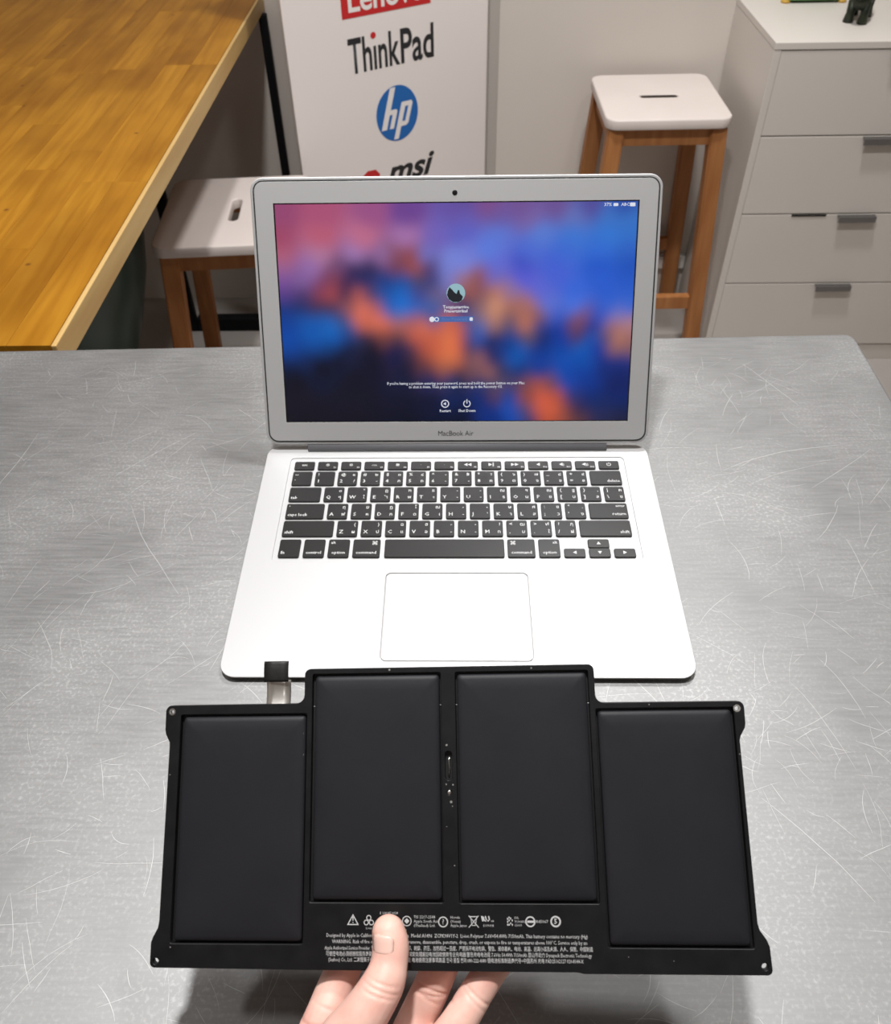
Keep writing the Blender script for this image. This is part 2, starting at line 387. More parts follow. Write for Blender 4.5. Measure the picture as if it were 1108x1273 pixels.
# ------------------------------------------------------------------ bin under the wooden table
B = empty('waste_bin', (-0.795, 1.11, FL))
tag(B, 'dark green tapered bin standing in the shade under the wooden table', 'bin')
obj('bin_body', lathe([(0.075, 0.05), (0.085, 0.11), (0.118, 0.20), (0.155, 0.30), (0.190, 0.41), (0.206, 0.50), (0.209, 0.545), (0.204, 0.556), (0.196, 0.55), (0.17, 0.40), (0.08, 0.08)]), M_bin, B, True)
obj('bin_base', lathe([(0.100, 0.0), (0.104, 0.012), (0.092, 0.048), (0.07, 0.055)]), M_black, B, True)

# ------------------------------------------------------------------ stools
def seat_mesh(hx, hy, th, slot_along_x, r=0.026):
    sl = rrect(-0.0405, 0.0405, -0.0085, 0.0085, 0.0080, 4) if slot_along_x else rrect(-0.0095, 0.0095, -0.045, 0.045, 0.0094, 5)
    return flat([rrect(-hx, hx, -hy, hy, r, 6), sl], -th, 0.0, 0.0026)
def stool(loc, rz, hx, hy, h, leg_top, splay, slot_x, stretch, label, th=0.021):
    S = empty('stool', (loc[0], loc[1], FL), (0, 0, rz)); tag(S, label, 'stool', 'white-topped wooden stools')
    obj('seat', seat_mesh(hx, hy, th, slot_x), M_seat, S, loc=(0, 0, h))
    if slot_x: obj('slot_lining', flat([rrect(-0.0385, 0.0385, -0.0064, 0.0064, 0.0060, 4), rrect(-0.0375, 0.0375, -0.0052, 0.0052, 0.0050, 4)], -th+0.001, -0.0012), M_dark_wood, S, loc=(0, 0, h))
    lw = 0.034; zt = h-th
    tops = {}
    for sx in (-1, 1):
        for sy in (-1, 1):
            a = (sx*(leg_top+splay), sy*(leg_top+splay), 0.0); b = (sx*leg_top, sy*leg_top, zt)
            obj('leg', square_bar(a, b, lw), M_stoolwood, S); tops[(sx, sy)] = (Vector(a), Vector(b))
    at = lambda sx, sy, z: tops[(sx, sy)][0].lerp(tops[(sx, sy)][1], z/zt)
    d = leg_top+splay*0.05; ah = 0.038
    for s in (-1, 1):
        obj('apron', box(-d+lw/2-.004, d-lw/2+.004, s*d-0.009, s*d+0.009, zt-ah, zt-0.0003, 0.001), M_stoolwood, S)
        obj('apron', box(s*d-0.009, s*d+0.009, -d+lw/2-.004, d-lw/2+.004, zt-ah, zt-0.0003, 0.001), M_stoolwood, S)
    for z, s in stretch:
        a = at(-1, s, z); b = at(1, s, z)
        obj('stretcher', box(a.x+lw/2-.004, b.x-lw/2+.004, a.y-0.009, a.y+0.009, z-0.016, z+0.016, 0.001), M_stoolwood, S)
    return S
stool((0.428, 1.528), math.radians(1.0), 0.128, 0.130, 0.590, 0.104, 0.034, True, ((0.165, -1), (0.175, 1)), 'taller white-topped wooden stool beside the white chest of drawers')
stool((-0.430, 1.212), math.radians(4.0), 0.139, 0.143, 0.500, 0.112, 0.038, False, ((0.115, -1), (0.050, 1)), 'lower white-topped wooden stool half under the wooden table')

# ------------------------------------------------------------------ chest of drawers
CH = empty('chest_of_drawers', (0.60, 1.39, FL)); tag(CH, 'white four-drawer chest standing against the back wall at right', 'chest of drawers')
cw, cd, chh = 0.516, 0.300, 0.735
obj('side_panel', box(0.0, 0.014, 0.0, cd, 0.0, chh-0.0132, 0.001), M_lam, CH)
obj('side_panel', box(cw-0.014, cw, 0.0, cd, 0.0, chh-0.0132, 0.001), M_lam, CH)
obj('top_panel', box(-0.0005, cw+0.0005, -0.001, cd, chh-0.013, chh, 0.001), M_lam, CH)
obj('back_panel', box(0.0145, cw-0.0145, cd-0.008, cd-0.001, 0.02, chh-0.0135), M_lam, CH)
obj('plinth', box(0.0145, cw-0.0145, 0.004, 0.02, 0.0, 0.044, 0.001), M_lam, CH)
zl = [-0.0405, -0.203, -0.3725, -0.543, -0.714]
for k in range(4):
    z1 = zl[k]-FL-(0.0 if k == 0 else 0.0015); z0 = zl[k+1]-FL+0.0015
    dr = obj('drawer', box(0.0145, cw-0.0145, 0.0005, 0.016, z0, z1, 0.0008), M_lam, CH)
    obj('drawer_box', box(0.018, cw-0.018, 0.0162, cd-0.02, z0+0.012, z1-0.02), M_lam, CH)
    hb = join([box(0.219, 0.299, -0.013, 0.0003, z1-0.0025, z1-0.0005, 0.0005, 1), box(0.219, 0.299, -0.013, -0.0112, z1-0.0135, z1-0.0026, 0.0005, 1)])
    obj('handle', hb, M_handle, dr)
    if k == 2: obj('black_mark', box(0.121, 0.195, -0.0012, 0.0002, z1-0.0035, z1+0.001, 0.0005, 1), M_black, dr)

# small things on the chest
FG = empty('figurine', (0.786, 1.508, -0.025), (0, 0, math.radians(-28))); tag(FG, 'small dark green bronze animal figurine on the white chest', 'figurine')
body = lathe([(0.004, -0.042), (0.016, -0.036), (0.021, -0.02), (0.019, 0.0), (0.022, 0.02), (0.017, 0.036), (0.005, 0.043)], 14)
obj('body', body, M_fig, FG, True, loc=(0, 0.02, 0.042), rot=(math.radians(90), 0, 0))
for sx, sy in ((-.013, -.008), (.013, -.008), (-.013, .048), (.013, .048)):
    obj('leg', tube([(sx, sy, 0.0), (sx, sy, 0.006), (sx, sy+.001, 0.016), (sx*.9, sy, 0.038)], [0.010, 0.0095, 0.0075, 0.010], 10), M_fig, FG, True)
hd = lathe([(0.003, -0.018), (0.011, -0.013), (0.015, 0.0), (0.012, 0.012), (0.003, 0.019)], 12)
obj('head', hd, M_fig, FG, True, loc=(0, -0.030, 0.060), rot=(math.radians(60), 0, 0))
obj('tail', tube([(0, .060, .048), (0, .075, .040), (.004, .084, .022), (.008, .09, .004)], [0.006, 0.005, 0.004, 0.003], 8), M_fig, FG, True)
TR = empty('ornament_tray', (0.745, 1.655, -0.025)); tag(TR, 'low green ornamental tray with yellow feet at the back of the white chest', 'tray')
obj('tray_body', slab(rrect(-0.055, 0.055, -0.021, 0.024, 0.010, 4), 0.006, 0.05, 0.003, 2), M_green, TR)
for sx in (-1, 1): obj('foot', lathe([(0.009, 0.0), (0.010, 0.004), (0.007, 0.0058)], 14), M_yellow, TR, True, loc=(sx*0.058, -0.012, 0))

# ------------------------------------------------------------------ display board with printed logos
BA = math.radians(32)
BD = empty('sign_board', (-0.130596, 1.545, FL), (0, 0, BA))
tag(BD, 'tall white display board printed with laptop maker logos, near the back wall', 'sign')
# board coordinates: x along the board, z up from the floor, front face at y=0
zb = lambda z: z*MM-FL
pan = flat([rrect(-0.2335, 0.2338, 0.0, 1.20, 0.006, 4)], 0.0, 0.008, 0.001)
pan.transform(Matrix.Rotation(math.pi/2, 4, 'X')); pan.transform(Matrix.Translation((0, 0.008, 0)))
obj('panel', pan, M_board, BD)
def on_board(name, me, m, off=0.0004):
    me.transform(Matrix.Rotation(math.pi/2, 4, 'X')); me.transform(Matrix.Translation((0, -off, 0)))
    return obj(name, me, m, BD)
on_board('red_logo_box', flat([[(-0.1100, zb(-2)), (0.092, zb(-2)), (0.092, zb(62)), (-0.1100, zb(62))]], 0, 2e-4), M_ink_red)
on_board('white_lettering', text_mesh([('Lenovo', -0.009, zb(29), 0.066, 'CENTER', dict(bold=0.0012, fit=0.172, res=6))]), M_ink_white, 0.0008)
on_board('black_lettering', text_mesh([('Thınk', -0.103, zb(-77), 0.090, 'LEFT', dict(fit=0.118, bold=0.0017, res=6, sy=1.05)), ('Pad', 0.0175, zb(-77), 0.090, 'LEFT', dict(fit=0.080, bold=0.0017, res=6, sy=1.05))]), M_ink_black)
on_board('red_dot', flat([circle(-0.0445, zb(-41), 0.0062)], 0, 2e-4), M_ink_red)
on_board('blue_disc', flat([[(0.002+0.0515*math.cos(k*math.pi/24), zb(-207)+0.0592*math.sin(k*math.pi/24)) for k in range(48)]], 0, 2e-4), M_ink_blue)
def para(x0, y0, x1, y1, w_): return [(x0-w_/2, y0), (x0+w_/2, y0), (x1+w_/2, y1), (x1-w_/2, y1)]
sh = lambda y: 0.30*(y-zb(-207))
hp = []
z_ = zb(-207)
hp.append(flat([[(-0.030+sh(z_-.030), z_-.030), (-0.017+sh(z_-.030), z_-.030), (-0.017+sh(z_+.056), z_+.056), (-0.030+sh(z_+.056), z_+.056)]], 0, 1e-4))
hp.append(flat([[(-0.017+sh(z_+.010), z_+.010), (-0.003+sh(z_+.010), z_+.010), (0.0005+sh(z_+.006), z_+.006), (0.0005+sh(z_-.030), z_-.030), (-0.010+sh(z_-.030), z_-.030), (-0.010+sh(z_+.000), z_+.000), (-0.017+sh(z_+.000), z_+.000)]], 0, 1e-4))
hp.append(flat([[(0.007+sh(z_-.055), z_-.055), (0.0185+sh(z_-.055), z_-.055), (0.0185+sh(z_+.022), z_+.022), (0.007+sh(z_+.022), z_+.022)]], 0, 1e-4))
hp.append(flat([[(0.0185+sh(z_+.022), z_+.022), (0.031+sh(z_+.022), z_+.022), (0.0355+sh(z_+.017), z_+.017), (0.0355+sh(z_-.024), z_-.024), (0.031+sh(z_-.029), z_-.029), (0.0185+sh(z_-.029), z_-.029), (0.0185+sh(z_-.019), z_-.019), (0.026+sh(z_-.019), z_-.019), (0.026+sh(z_+.012), z_+.012), (0.0185+sh(z_+.012), z_+.012)]], 0, 1e-4))
on_board('white_monogram', join(hp), M_ink_white, 0.0008)
on_board('black_lettering', text_mesh([('msi', 0.030, zb(-337), 0.075, 'CENTER', dict(fit=0.125, bold=0.0022, shear=0.35, res=6))]), M_ink_black)
on_board('red_emblem', flat([[(-0.102, zb(-352)), (-0.098, zb(-330)), (-0.080, zb(-317)), (-0.060, zb(-318)), (-0.050, zb(-330)), (-0.054, zb(-352)), (-0.078, zb(-385))], [(-0.089, zb(-350)), (-0.076, zb(-370)), (-0.064, zb(-350)), (-0.070, zb(-334)), (-0.082, zb(-334))]], 0, 2e-4), M_ink_red)
obj('floor_foot', box(-0.10, 0.10, -0.03, 0.05, 0.0, 0.012, 0.002), M_black, BD)

# ------------------------------------------------------------------ laptop
LP = empty('laptop', (0, 0, 0.001)); tag(LP, 'open silver laptop showing a blurred mountain login screen on the metal table', 'laptop')
SL = math.atan(6/227)
def on_top(x, y, z=0.0): return (x*MM, y*MM*math.cos(SL)-z*MM*math.sin(SL), 0.0045+y*MM*math.sin(SL)+z*MM*math.cos(SL))
def top_part(name, me, m, x=0, y=0, z=0, smooth=False, parent=None):
    o = obj(name, me, m, LP, smooth); o.location = on_top(x, y, z); o.rotation_euler = (SL, 0, 0); return o
out = rrect(-.1625, .1625, 0.0, .227, .0115, 8)
zt_ = lambda y, d=0.0: 0.0045+0.00602*(y/0.227)-d
R = []
for ins, f in ((0.016, 1.0), (0.0075, 0.95), (0.0030, 0.80), (0.0008, 0.5), (0.0, 0.02)):
    R.append([(x, y, (1-f)*zt_(y, .0010)+f*0.0007) for x, y in inset(out, ins)])
obj('bottom_case', loft(R), M_aluside, LP)
well = rrect(-.1412, .1412, .0998, .2122, .0035, 4)
pad_hole = rrect(-.0530, .0530, .0126, .0888, .004, 4)
top_part('palm_rest', flat([rrect(-.1625, .1625, 0, .227, .0115, 8), well, pad_hole], -.0011, 0.0, .0003), M_alu)
top_part('keyboard_well', flat([rrect(-.1430, .1430, .0980, .2140, .003, 3)], -.0016, -.0009), M_alu)
top_part('trackpad', slab(rrect(-.0525, .0525, .0131, .0883, .0037, 4), -.0011, -.00015, .0002), M_pad)
for x, y in ((-.13, .025), (.13, .025), (-.13, .2), (.13, .2)):
    obj('rubber_foot', lathe([(.006, -.001), (.007, -.0004), (.007, .0009 if y < .1 else .0010)], 16), M_gasket, LP, loc=(x, y, 0))
hg = lathe([(.0048, -.128), (.0055, -.1275), (.0055, .1275), (.0048, .128)], 20); hg.transform(Matrix.Rotation(math.pi/2, 4, 'Y'))
obj('hinge', hg, M_hinge, LP, True, loc=(0, .2248, .0118))
# keys
U = 19.03; X0 = -138.35; GAP = 2.75
rows = {'f': (197.4, 206.9), 'n': (179.2, 195.1), 'q': (161.0, 176.8), 'a': (142.4, 158.5), 'z': (124.0, 140.2), 'b': (103.2, 121.0)}
key_cache = {}
def key_mesh(w_, h_):
    k = (round(w_, 2), round(h_, 2))
    if k not in key_cache:
        o_ = rrect(0, w_*MM, 0, h_*MM, .0014, 3)
        key_cache[k] = loft([[(x, y, -.0006) for x, y in o_], [(x, y, .0005) for x, y in o_], [(x, y, .0008) for x, y in inset(o_, .0003)]])
        key_cache[k].materials.append(M_key)
    return key_cache[k]
def key(x0, x1, y0, y1, items):
    o = obj('key', key_mesh(x1-x0, y1-y0), None, LP); o.location = on_top(x0, y0); o.rotation_euler = (SL, 0, 0)
    W_, H_ = x1-x0, y1-y0; it = []
    for s, fx, fy, size, al in items:
        px = fx if al == 'LEFT' else (W_-fx if al == 'RIGHT' else W_/2+fx)
        it.append((s, px*MM, (fy if fy > 0 else H_+fy)*MM, size*MM, al, dict(bold=0.00004)))
    if it: obj('key_legend', text_mesh(it, .00090, 1), M_legend, o)
    return o
def ur(u): return X0+u*U+GAP/2
fk = ['esc', 'F1', 'F2', 'F3', 'F4', 'F5', 'F6', 'F7', 'F8', 'F9', 'F10', 'F11', 'F12', '']
fi = ['', '☼', '☼', '▭', '▦', '·', '∙', '◄◄', '►‖', '►►', '◄', '◄)', '◄))', '⏻']
fu = 14.5/14
for i in range(14):
    it = []
    if i == 0: it = [('esc', 0, 5.2, 3.6, 'CENTER')]
    elif i == 13: it = [('⏻', 0, 4.8, 4.6, 'CENTER')]
    else: it = [(fi[i], 0, 5.0, 3.6, 'CENTER'), (fk[i], 1.2, 2.2, 2.2, 'RIGHT')]
    key(X0+i*fu*U+GAP/2, X0+(i+1)*fu*U-GAP/2, *rows['f'], it)
nums = [('~', '`', '', ''), ('!', '1', '', ''), ('@', '2', '๑', '/'), ('#', '3', '๒', '-'), ('$', '4', '๓', 'ภ'), ('%', '5', '๔', 'ถ'), ('^', '6', '-', '-'), ('&', '7', '฿', '-'), ('*', '8', '๕', 'ค'), ('(', '9', '๖', 'ต'), (')', '0', '๗', 'จ'), ('_', '-', '๘', 'ข'), ('+', '=', '๙', 'ช')]
def four(a, b, c, d, big=5.0):
    it = []
    if a: it.append((a, 2.2, -4.0, 4.6, 'LEFT'))
    if b: it.append((b, 2.0, 4.4, big, 'LEFT'))
    if c: it.append((c, 1.8, -4.2, 4.4, 'RIGHT'))
    if d: it.append((d, 1.8, 4.4, 4.4, 'RIGHT'))
    return it
u = 0
for a in nums: key(ur(u), ur(u+1)-GAP, *rows['n'], four(*a)); u += 1
key(ur(u), ur(u+1.5)-GAP, *rows['n'], [('delete', 1.8, 4.0, 4.2, 'RIGHT')])
u = 0; key(ur(0), ur(1.5)-GAP, *rows['q'], [('tab', 1.8, 4.0, 4.2, 'LEFT')]); u = 1.5
for a in [('', 'Q', '๐', 'ๆ'), ('', 'W', '"', 'ไ'), ('', 'E', 'ฎ', 'ำ'), ('', 'R', 'ฑ', 'พ'), ('', 'T', 'ธ', 'ะ'), ('', 'Y', '-', '-'), ('', 'U', '-', '-'), ('', 'I', 'ณ', 'ร'), ('', 'O', 'ฯ', 'น'), ('', 'P', 'ญ', 'ย'), ('{', '[', 'ฐ', 'บ'), ('}', ']', ',', 'ล'), ('|', '\\', 'ฅ', 'ฃ')]:
    key(ur(u), ur(u+1)-GAP, *rows['q'], four(*a)); u += 1
key(ur(0), ur(1.75)-GAP, *rows['a'], [('caps lock', 1.8, 4.0, 4.2, 'LEFT'), ('•', 1.8, -3.0, 3.4, 'LEFT')]); u = 1.75
for a in [('', 'A', 'ฤ', 'ฟ'), ('', 'S', 'ฆ', 'ห'), ('', 'D', 'ฏ', 'ก'), ('', 'F', 'โ', 'ด'), ('', 'G', 'ฌ', 'เ'), ('', 'H', '-', '-'), ('', 'J', '-', '\''), ('', 'K', 'ษ', 'า'), ('', 'L', 'ศ', 'ส'), (':', ';', 'ซ', 'ว'), ('"', '\'', '.', 'ง')]:
    key(ur(u), ur(u+1)-GAP, *rows['a'], four(*a)); u += 1
key(ur(u), ur(u+1.75)-GAP, *rows['a'], [('return', 1.8, 4.4, 4.2, 'RIGHT'), ('enter', 1.8, -3.2, 3.4, 'RIGHT')])
key(ur(0), ur(2.25)-GAP, *rows['z'], [('shift', 1.8, 4.0, 4.2, 'LEFT')]); u = 2.25
for a in [('', 'Z', '(', 'ผ'), ('', 'X', ')', 'ป'), ('', 'C', 'ฉ', 'แ'), ('', 'V', 'ฮ', 'อ'), ('', 'B', '-', '-'), ('', 'N', '-', '-'), ('', 'M', '?', 'ท'), ('<', ',', 'ฒ', 'ม'), ('>', '.', 'ฬ', 'ใ'), ('?', '/', 'ฦ', 'ฝ')]:
    key(ur(u), ur(u+1)-GAP, *rows['z'], four(*a)); u += 1
key(ur(u), ur(u+2.25)-GAP, *rows['z'], [('shift', 1.8, 4.0, 4.2, 'RIGHT')])
u = 0
for w_, it in ((1, [('fn', 1.8, 4.4, 4.2, 'LEFT')]), (1, [('control', 0, 4.4, 4.0, 'CENTER')]), (1, [('option', 0, 4.4, 4.0, 'CENTER'), ('alt', 1.8, -3.6, 3.6, 'LEFT')]), (1.25, [('command', 0, 4.4, 4.0, 'CENTER'), ('⌘', 1.8, -4.2, 5.0, 'RIGHT')]), (5, []), (1.25, [('command', 0, 4.4, 4.0, 'CENTER'), ('⌘', 1.8, -4.2, 5.0, 'LEFT')]), (1, [('option', 0, 4.4, 4.0, 'CENTER'), ('alt', 1.8, -3.6, 3.6, 'RIGHT')])):
    if w_ == 5: key(-55.4, 36.6, *rows['b'], [])
    else: key(ur(u), ur(u+w_)-GAP, *rows['b'], it)
    u += w_
key(ur(11.5), ur(12.5)-GAP, 103.2, 111.7, [('◄', 0, 4.2, 3.4, 'CENTER')])
key(ur(12.5), ur(13.5)-GAP, 112.4, 121.0, [('▲', 0, 4.2, 3.4, 'CENTER')])
key(ur(12.5), ur(13.5)-GAP, 103.2, 111.9, [('▼', 0, 4.2, 3.4, 'CENTER')])
key(ur(13.5), ur(14.5)-GAP, 103.2, 111.7, [('►', 0, 4.2, 3.4, 'CENTER')])

# lid
LA = 1.09516
lid_loc = (-0.00014, 0.21864, 0.011)
lo = rrect(-.1625, .1625, .0068, .2240, .0105, 8)
LID = obj('lid', slab(lo, -.0048, 0.0, .0008, 2, True), M_alu, LP); LID.location = lid_loc; LID.rotation_euler = (LA, 0, 0)
obj('gasket', flat([inset(lo, .0022), inset(lo, .0034)], 0.0, .00045), M_gasket, LID)
scr_hole = [(-.1447, .0262), (.1447, .0262), (.1447, .2044), (-.1447, .2044)]
obj('bezel', flat([inset(lo, .0033), scr_hole], 0.0, .0006, .0001), M_alu, LID)
obj('screen_border', flat([[(-.1449, .0260), (.1449, .0260), (.1449, .2046), (-.1449, .2046)]], -.0002, .0001), M_glassblack, LID)
obj('camera_lens', lathe([(.0021, 0.0), (.0021, .0008), (.0015, .0009)], 18), M_glassblack, LID, True, loc=(-.0005, .2112, 0))
M_mark = mat('grey_mark', (0.05, 0.05, 0.05), 0.5)
obj('maker_lettering', text_mesh([('MacBook Air', -.0004, .0160, .0062, 'CENTER', dict(fit=.0300, res=3))], .0008), M_mark, LID)

# screen picture: colour field sampled on a grid, shown as light given off by the display
PICT = '''-141,197,145,70,110 -107,197,165,80,115 -67,196,150,80,130 -39,196,105,65,140 1,196,100,80,160 -143,177,155,70,100 -108,177,180,90,115 -74,177,185,105,135 -40,177,160,110,165
-13,176,110,95,180 1,176,95,95,185 -142,164,170,90,115 -109,164,170,115,150 -81,164,155,115,170 -61,163,140,100,150 -46,163,130,75,95 -36,163,140,70,75 -24,163,110,110,185
-2,163,115,130,210 -143,155,150,95,140 -116,154,145,105,165 -96,154,110,70,110 -82,154,50,40,85 -68,154,45,40,85 -47,154,110,60,85 -33,154,150,75,70 -21,154,80,60,110
-6,154,115,125,205 -143,144,120,80,150 -124,144,125,90,150 -106,144,120,65,100 -99,144,130,60,75 -89,143,55,35,80 -74,143,30,40,95 -57,143,25,60,130 -43,143,25,75,150
-29,143,70,65,100 -18,143,60,60,120 -6,143,120,120,190 -141,133,85,60,130 -124,133,75,55,105 -110,133,130,60,80 -101,133,160,70,75 -91,133,75,45,75 -78,132,170,85,80
-69,132,70,60,105 -57,132,20,80,160 -44,132,20,100,190 -30,132,60,70,140 -16,132,100,90,130 -142,122,25,50,120 -128,122,30,45,100 -114,122,60,45,75 -103,122,70,50,75
-87,122,140,80,85 -76,121,215,110,90 -66,121,170,90,90 -55,121,30,90,175 -44,121,20,110,205 -33,121,40,95,180 -20,121,60,90,160 -142,114,15,60,140 -126,113,20,75,155
-109,113,25,85,165 -95,113,60,70,120 -80,113,210,105,85 -64,113,215,110,90 -47,113,110,100,140 -33,113,150,90,105 -20,113,80,85,140 6,201,95,75,150 26,201,120,75,135
53,200,110,80,145 80,200,105,80,145 107,200,80,75,150 134,200,45,75,160 6,192,100,90,175 33,192,105,85,155 60,191,115,95,160 94,191,95,110,180 121,191,60,110,190 138,191,55,110,190
6,180,90,95,190 33,180,90,115,205 67,180,85,120,205 94,179,60,115,205 121,179,50,115,205 140,179,50,110,195 6,167,110,120,205 26,167,90,120,215 60,166,75,105,205 88,166,60,105,205
115,166,50,105,205 139,166,45,95,190 6,156,115,130,215 33,156,95,105,205 54,156,65,80,190 81,156,65,95,205 115,155,35,85,195 140,155,30,80,180 6,145,150,110,130 17,145,140,80,85
31,145,110,100,180 54,145,85,90,205 81,145,70,95,205 116,145,40,90,200 140,144,35,85,190 10,135,150,85,75 21,134,130,80,90 32,134,175,115,100 45,134,140,110,150 68,134,90,100,205
96,134,55,100,210 123,134,40,90,200 141,134,40,90,195 7,124,70,55,90 20,124,130,95,100 32,123,200,140,110 46,123,165,105,90 59,123,160,105,105 75,123,90,110,205 96,123,70,110,215
124,123,50,95,200 140,123,60,100,200 7,114,50,70,140 20,114,130,105,120 31,114,190,130,105 43,114,130,90,95 57,114,170,105,85 68,114,130,85,90 82,113,60,90,190 102,113,120,80,120
117,113,55,80,180 132,113,120,115,180 -140,108,12,60,145 -119,108,15,85,170 -102,108,18,100,185 -88,108,40,80,140 -75,108,190,95,75 -58,107,200,100,75 -44,107,180,95,80
-27,107,205,105,80 -6,107,200,100,75 -139,98,12,70,160 -119,98,14,85,170 -102,98,15,90,175 -88,98,20,60,125 -75,98,40,40,65 -58,98,110,60,60 -47,98,90,60,70 -33,97,190,90,70
-19,97,195,95,70 -5,97,215,115,75 -137,90,12,65,150 -123,89,14,65,140 -103,89,14,55,115 -88,89,16,25,55 -70,89,16,18,40 -49,89,20,25,70 -37,89,60,45,75 -27,89,170,80,65
-16,89,200,95,65 -3,89,225,120,75 -136,81,14,50,115 -123,81,16,35,80 -99,81,14,16,38 -70,81,14,16,38 -49,81,18,24,65 -35,80,60,40,60 -23,80,150,75,60 -13,80,205,105,70
-2,80,215,120,75 -136,74,12,22,50 -113,74,13,14,30 -70,73,14,16,38 -42,73,20,22,50 -23,73,80,50,65 -13,73,150,85,70 -2,73,160,90,70 -135,62,14,14,28 -85,62,15,16,34 -42,62,18,24,55
-21,62,22,35,85 -2,62,35,55,110 -135,45,20,18,32 -86,45,18,18,34 -43,44,16,18,40 -21,44,15,20,48 -2,44,15,35,85 -134,30,16,15,28 -86,30,16,16,30 -43,30,14,16,34 -14,29,13,20,45
3,107,190,95,70 11,107,70,80,140 20,107,70,100,170 31,107,150,105,100 44,107,80,75,110 57,107,180,110,90 69,107,50,60,130 83,106,15,55,150 99,106,110,65,85 111,106,40,50,130
131,106,160,105,100 140,106,165,120,130 1,97,215,100,65 8,97,90,70,110 18,97,40,80,165 32,97,40,45,95 46,97,20,60,135 59,97,90,75,90 72,97,15,40,105 86,97,10,55,150
100,97,70,55,100 111,97,20,75,165 125,96,90,75,110 133,96,185,120,95 140,96,150,100,95 1,89,205,95,60 10,89,60,55,95 27,89,14,35,95 41,89,15,55,130 52,88,10,80,165 69,88,10,50,130
86,88,10,65,155 104,88,12,85,175 118,88,15,55,150 131,88,140,95,95 140,88,130,90,100 1,79,190,90,65 10,79,110,75,85 20,79,140,90,95 30,79,30,40,95 48,79,10,80,165 69,78,10,60,150
89,78,10,75,170 106,78,10,75,165 123,78,15,45,125 137,78,20,45,125 1,69,60,45,60 16,69,110,75,85 27,69,140,90,90 38,69,50,50,90 53,68,12,50,115 70,68,15,55,135 89,68,10,70,165
106,68,10,60,150 126,68,15,40,110 137,68,15,35,100 1,59,20,30,65 20,59,40,50,100 34,59,85,70,95 48,58,70,60,95 58,58,120,70,75 70,58,165,80,65 78,58,110,70,85 93,58,15,65,160
110,58,10,50,135 134,58,14,30,90 1,47,15,30,75 20,47,15,40,105 33,47,80,55,85 44,47,25,65,150 59,47,140,70,65 73,47,205,90,65 84,47,175,80,60 96,47,40,50,110 113,46,12,40,105
136,46,12,35,100 3,37,13,22,55 27,37,15,45,120 44,37,25,75,170 59,36,80,70,110 70,36,200,90,65 82,36,210,95,65 90,36,140,70,60 102,36,45,40,75 121,36,25,40,90 138,36,20,35,80
3,29,12,18,40 34,29,14,45,120 49,29,25,70,160 63,29,60,55,100 76,29,180,80,55 88,29,150,75,60 102,29,90,55,60 121,29,40,40,75 138,29,30,30,60'''
samples = [(x_, v_, srgb(r, g, b_)) for x_, v_, r, g, b_ in (tuple(map(int, q.split(','))) for q in PICT.split())]
NX, NY = 84, 54
V = []; Fc = []; cols = []
for j in range(NY+1):
    for i in range(NX+1):
        s, t = i/NX, 1-j/NY
        V.append((-.1436+.2872*s, .0271+.1764*j/NY, .00035))
        acc = [0, 0, 0]; wt = 0; px_, py_ = V[-1][0]*1000, V[-1][1]*1000
        for a, b_, c in samples:
            d2 = (px_-a)**2+(py_-b_)**2
            if d2 < 1600:
                k = 1/(d2+14)**2.6; wt += k
                for q in range(3): acc[q] += k*c[q]
        acc = [c/wt for c in acc]
        cols.append(acc+[1.0])
for j in range(NY):
    for i in range(NX): a = j*(NX+1)+i; Fc.append((a, a+1, a+NX+2, a+NX+1))
for _ in range(2):   # soften
    new = []
    for j in range(NY+1):
        for i in range(NX+1):
            nb = [cols[min(max(j+dj, 0), NY)*(NX+1)+min(max(i+di, 0), NX)] for dj in (-1, 0, 1) for di in (-1, 0, 1)]
            new.append([sum(c[q] for c in nb)/9 for q in range(3)]+[1.0])
    cols = new
sm = mesh(V, Fc); at = sm.color_attributes.new('picture', 'FLOAT_COLOR', 'POINT')
for i, c in enumerate(cols): at.data[i].color = c
M_screen = bpy.data.materials.new('display_picture'); M_screen.use_nodes = True
nt = M_screen.node_tree; b = nt.nodes['Principled BSDF']; va = nt.nodes.new('ShaderNodeVertexColor'); va.layer_name = 'picture'
b.inputs['Base Color'].default_value = (.004, .004, .005, 1); b.inputs['Roughness'].default_value = .22; b.inputs['Specular IOR Level'].default_value = .35
nt.links.new(va.outputs[0], b.inputs['Emission Color']); b.inputs['Emission Strength'].default_value = 1.0
SCN = obj('screen', sm, M_screen, LP, True); SCN.location = lid_loc; SCN.rotation_euler = (LA, 0, 0); SCN['label'] = 'glowing login screen with blurred blue and orange mountain'
def glow(name, col, e): return mat(name, (0, 0, 0), .6, emis=(col, e))
M_gw = glow('display_white', (0.80, 0.83, 0.92), 0.85); M_gp = glow('display_pale', (.12, .20, .48), 0.9); M_gd = glow('display_dark', (.004, .006, .012), 1.0); M_gf = glow('display_field', (.055, .12, .36), 1.0); M_gc = glow('display_teal', (.30, .50, .56), 0.9)
ZS = .00055
obj('avatar_picture', flat([circle(0, .1334, .0076, 32)], ZS-1e-4, ZS), M_gc, SCN)
obj('avatar_silhouette', join([flat([[(-.0072, .1318), (-.0066, .1350), (-.0052, .1382), (-.0030, .1362), (-.0012, .1340), (.0006, .1328), (.0016, .1358), (.0028, .1358), (.0034, .1330), (.0058, .1306), (.0048, .1276), (.0022, .1262), (-.0022, .1262), (-.0056, .1284)]], ZS, ZS+1e-4)]), M_gd, SCN)
obj('user_name', text_mesh([('Tonyjustarrive', 0, .1222, .0036, 'CENTER', dict(bold=.00006)), ('Prasertsirikul', 0, .1190, .0036, 'CENTER', dict(bold=.00006))], ZS, 1), M_gw, SCN)
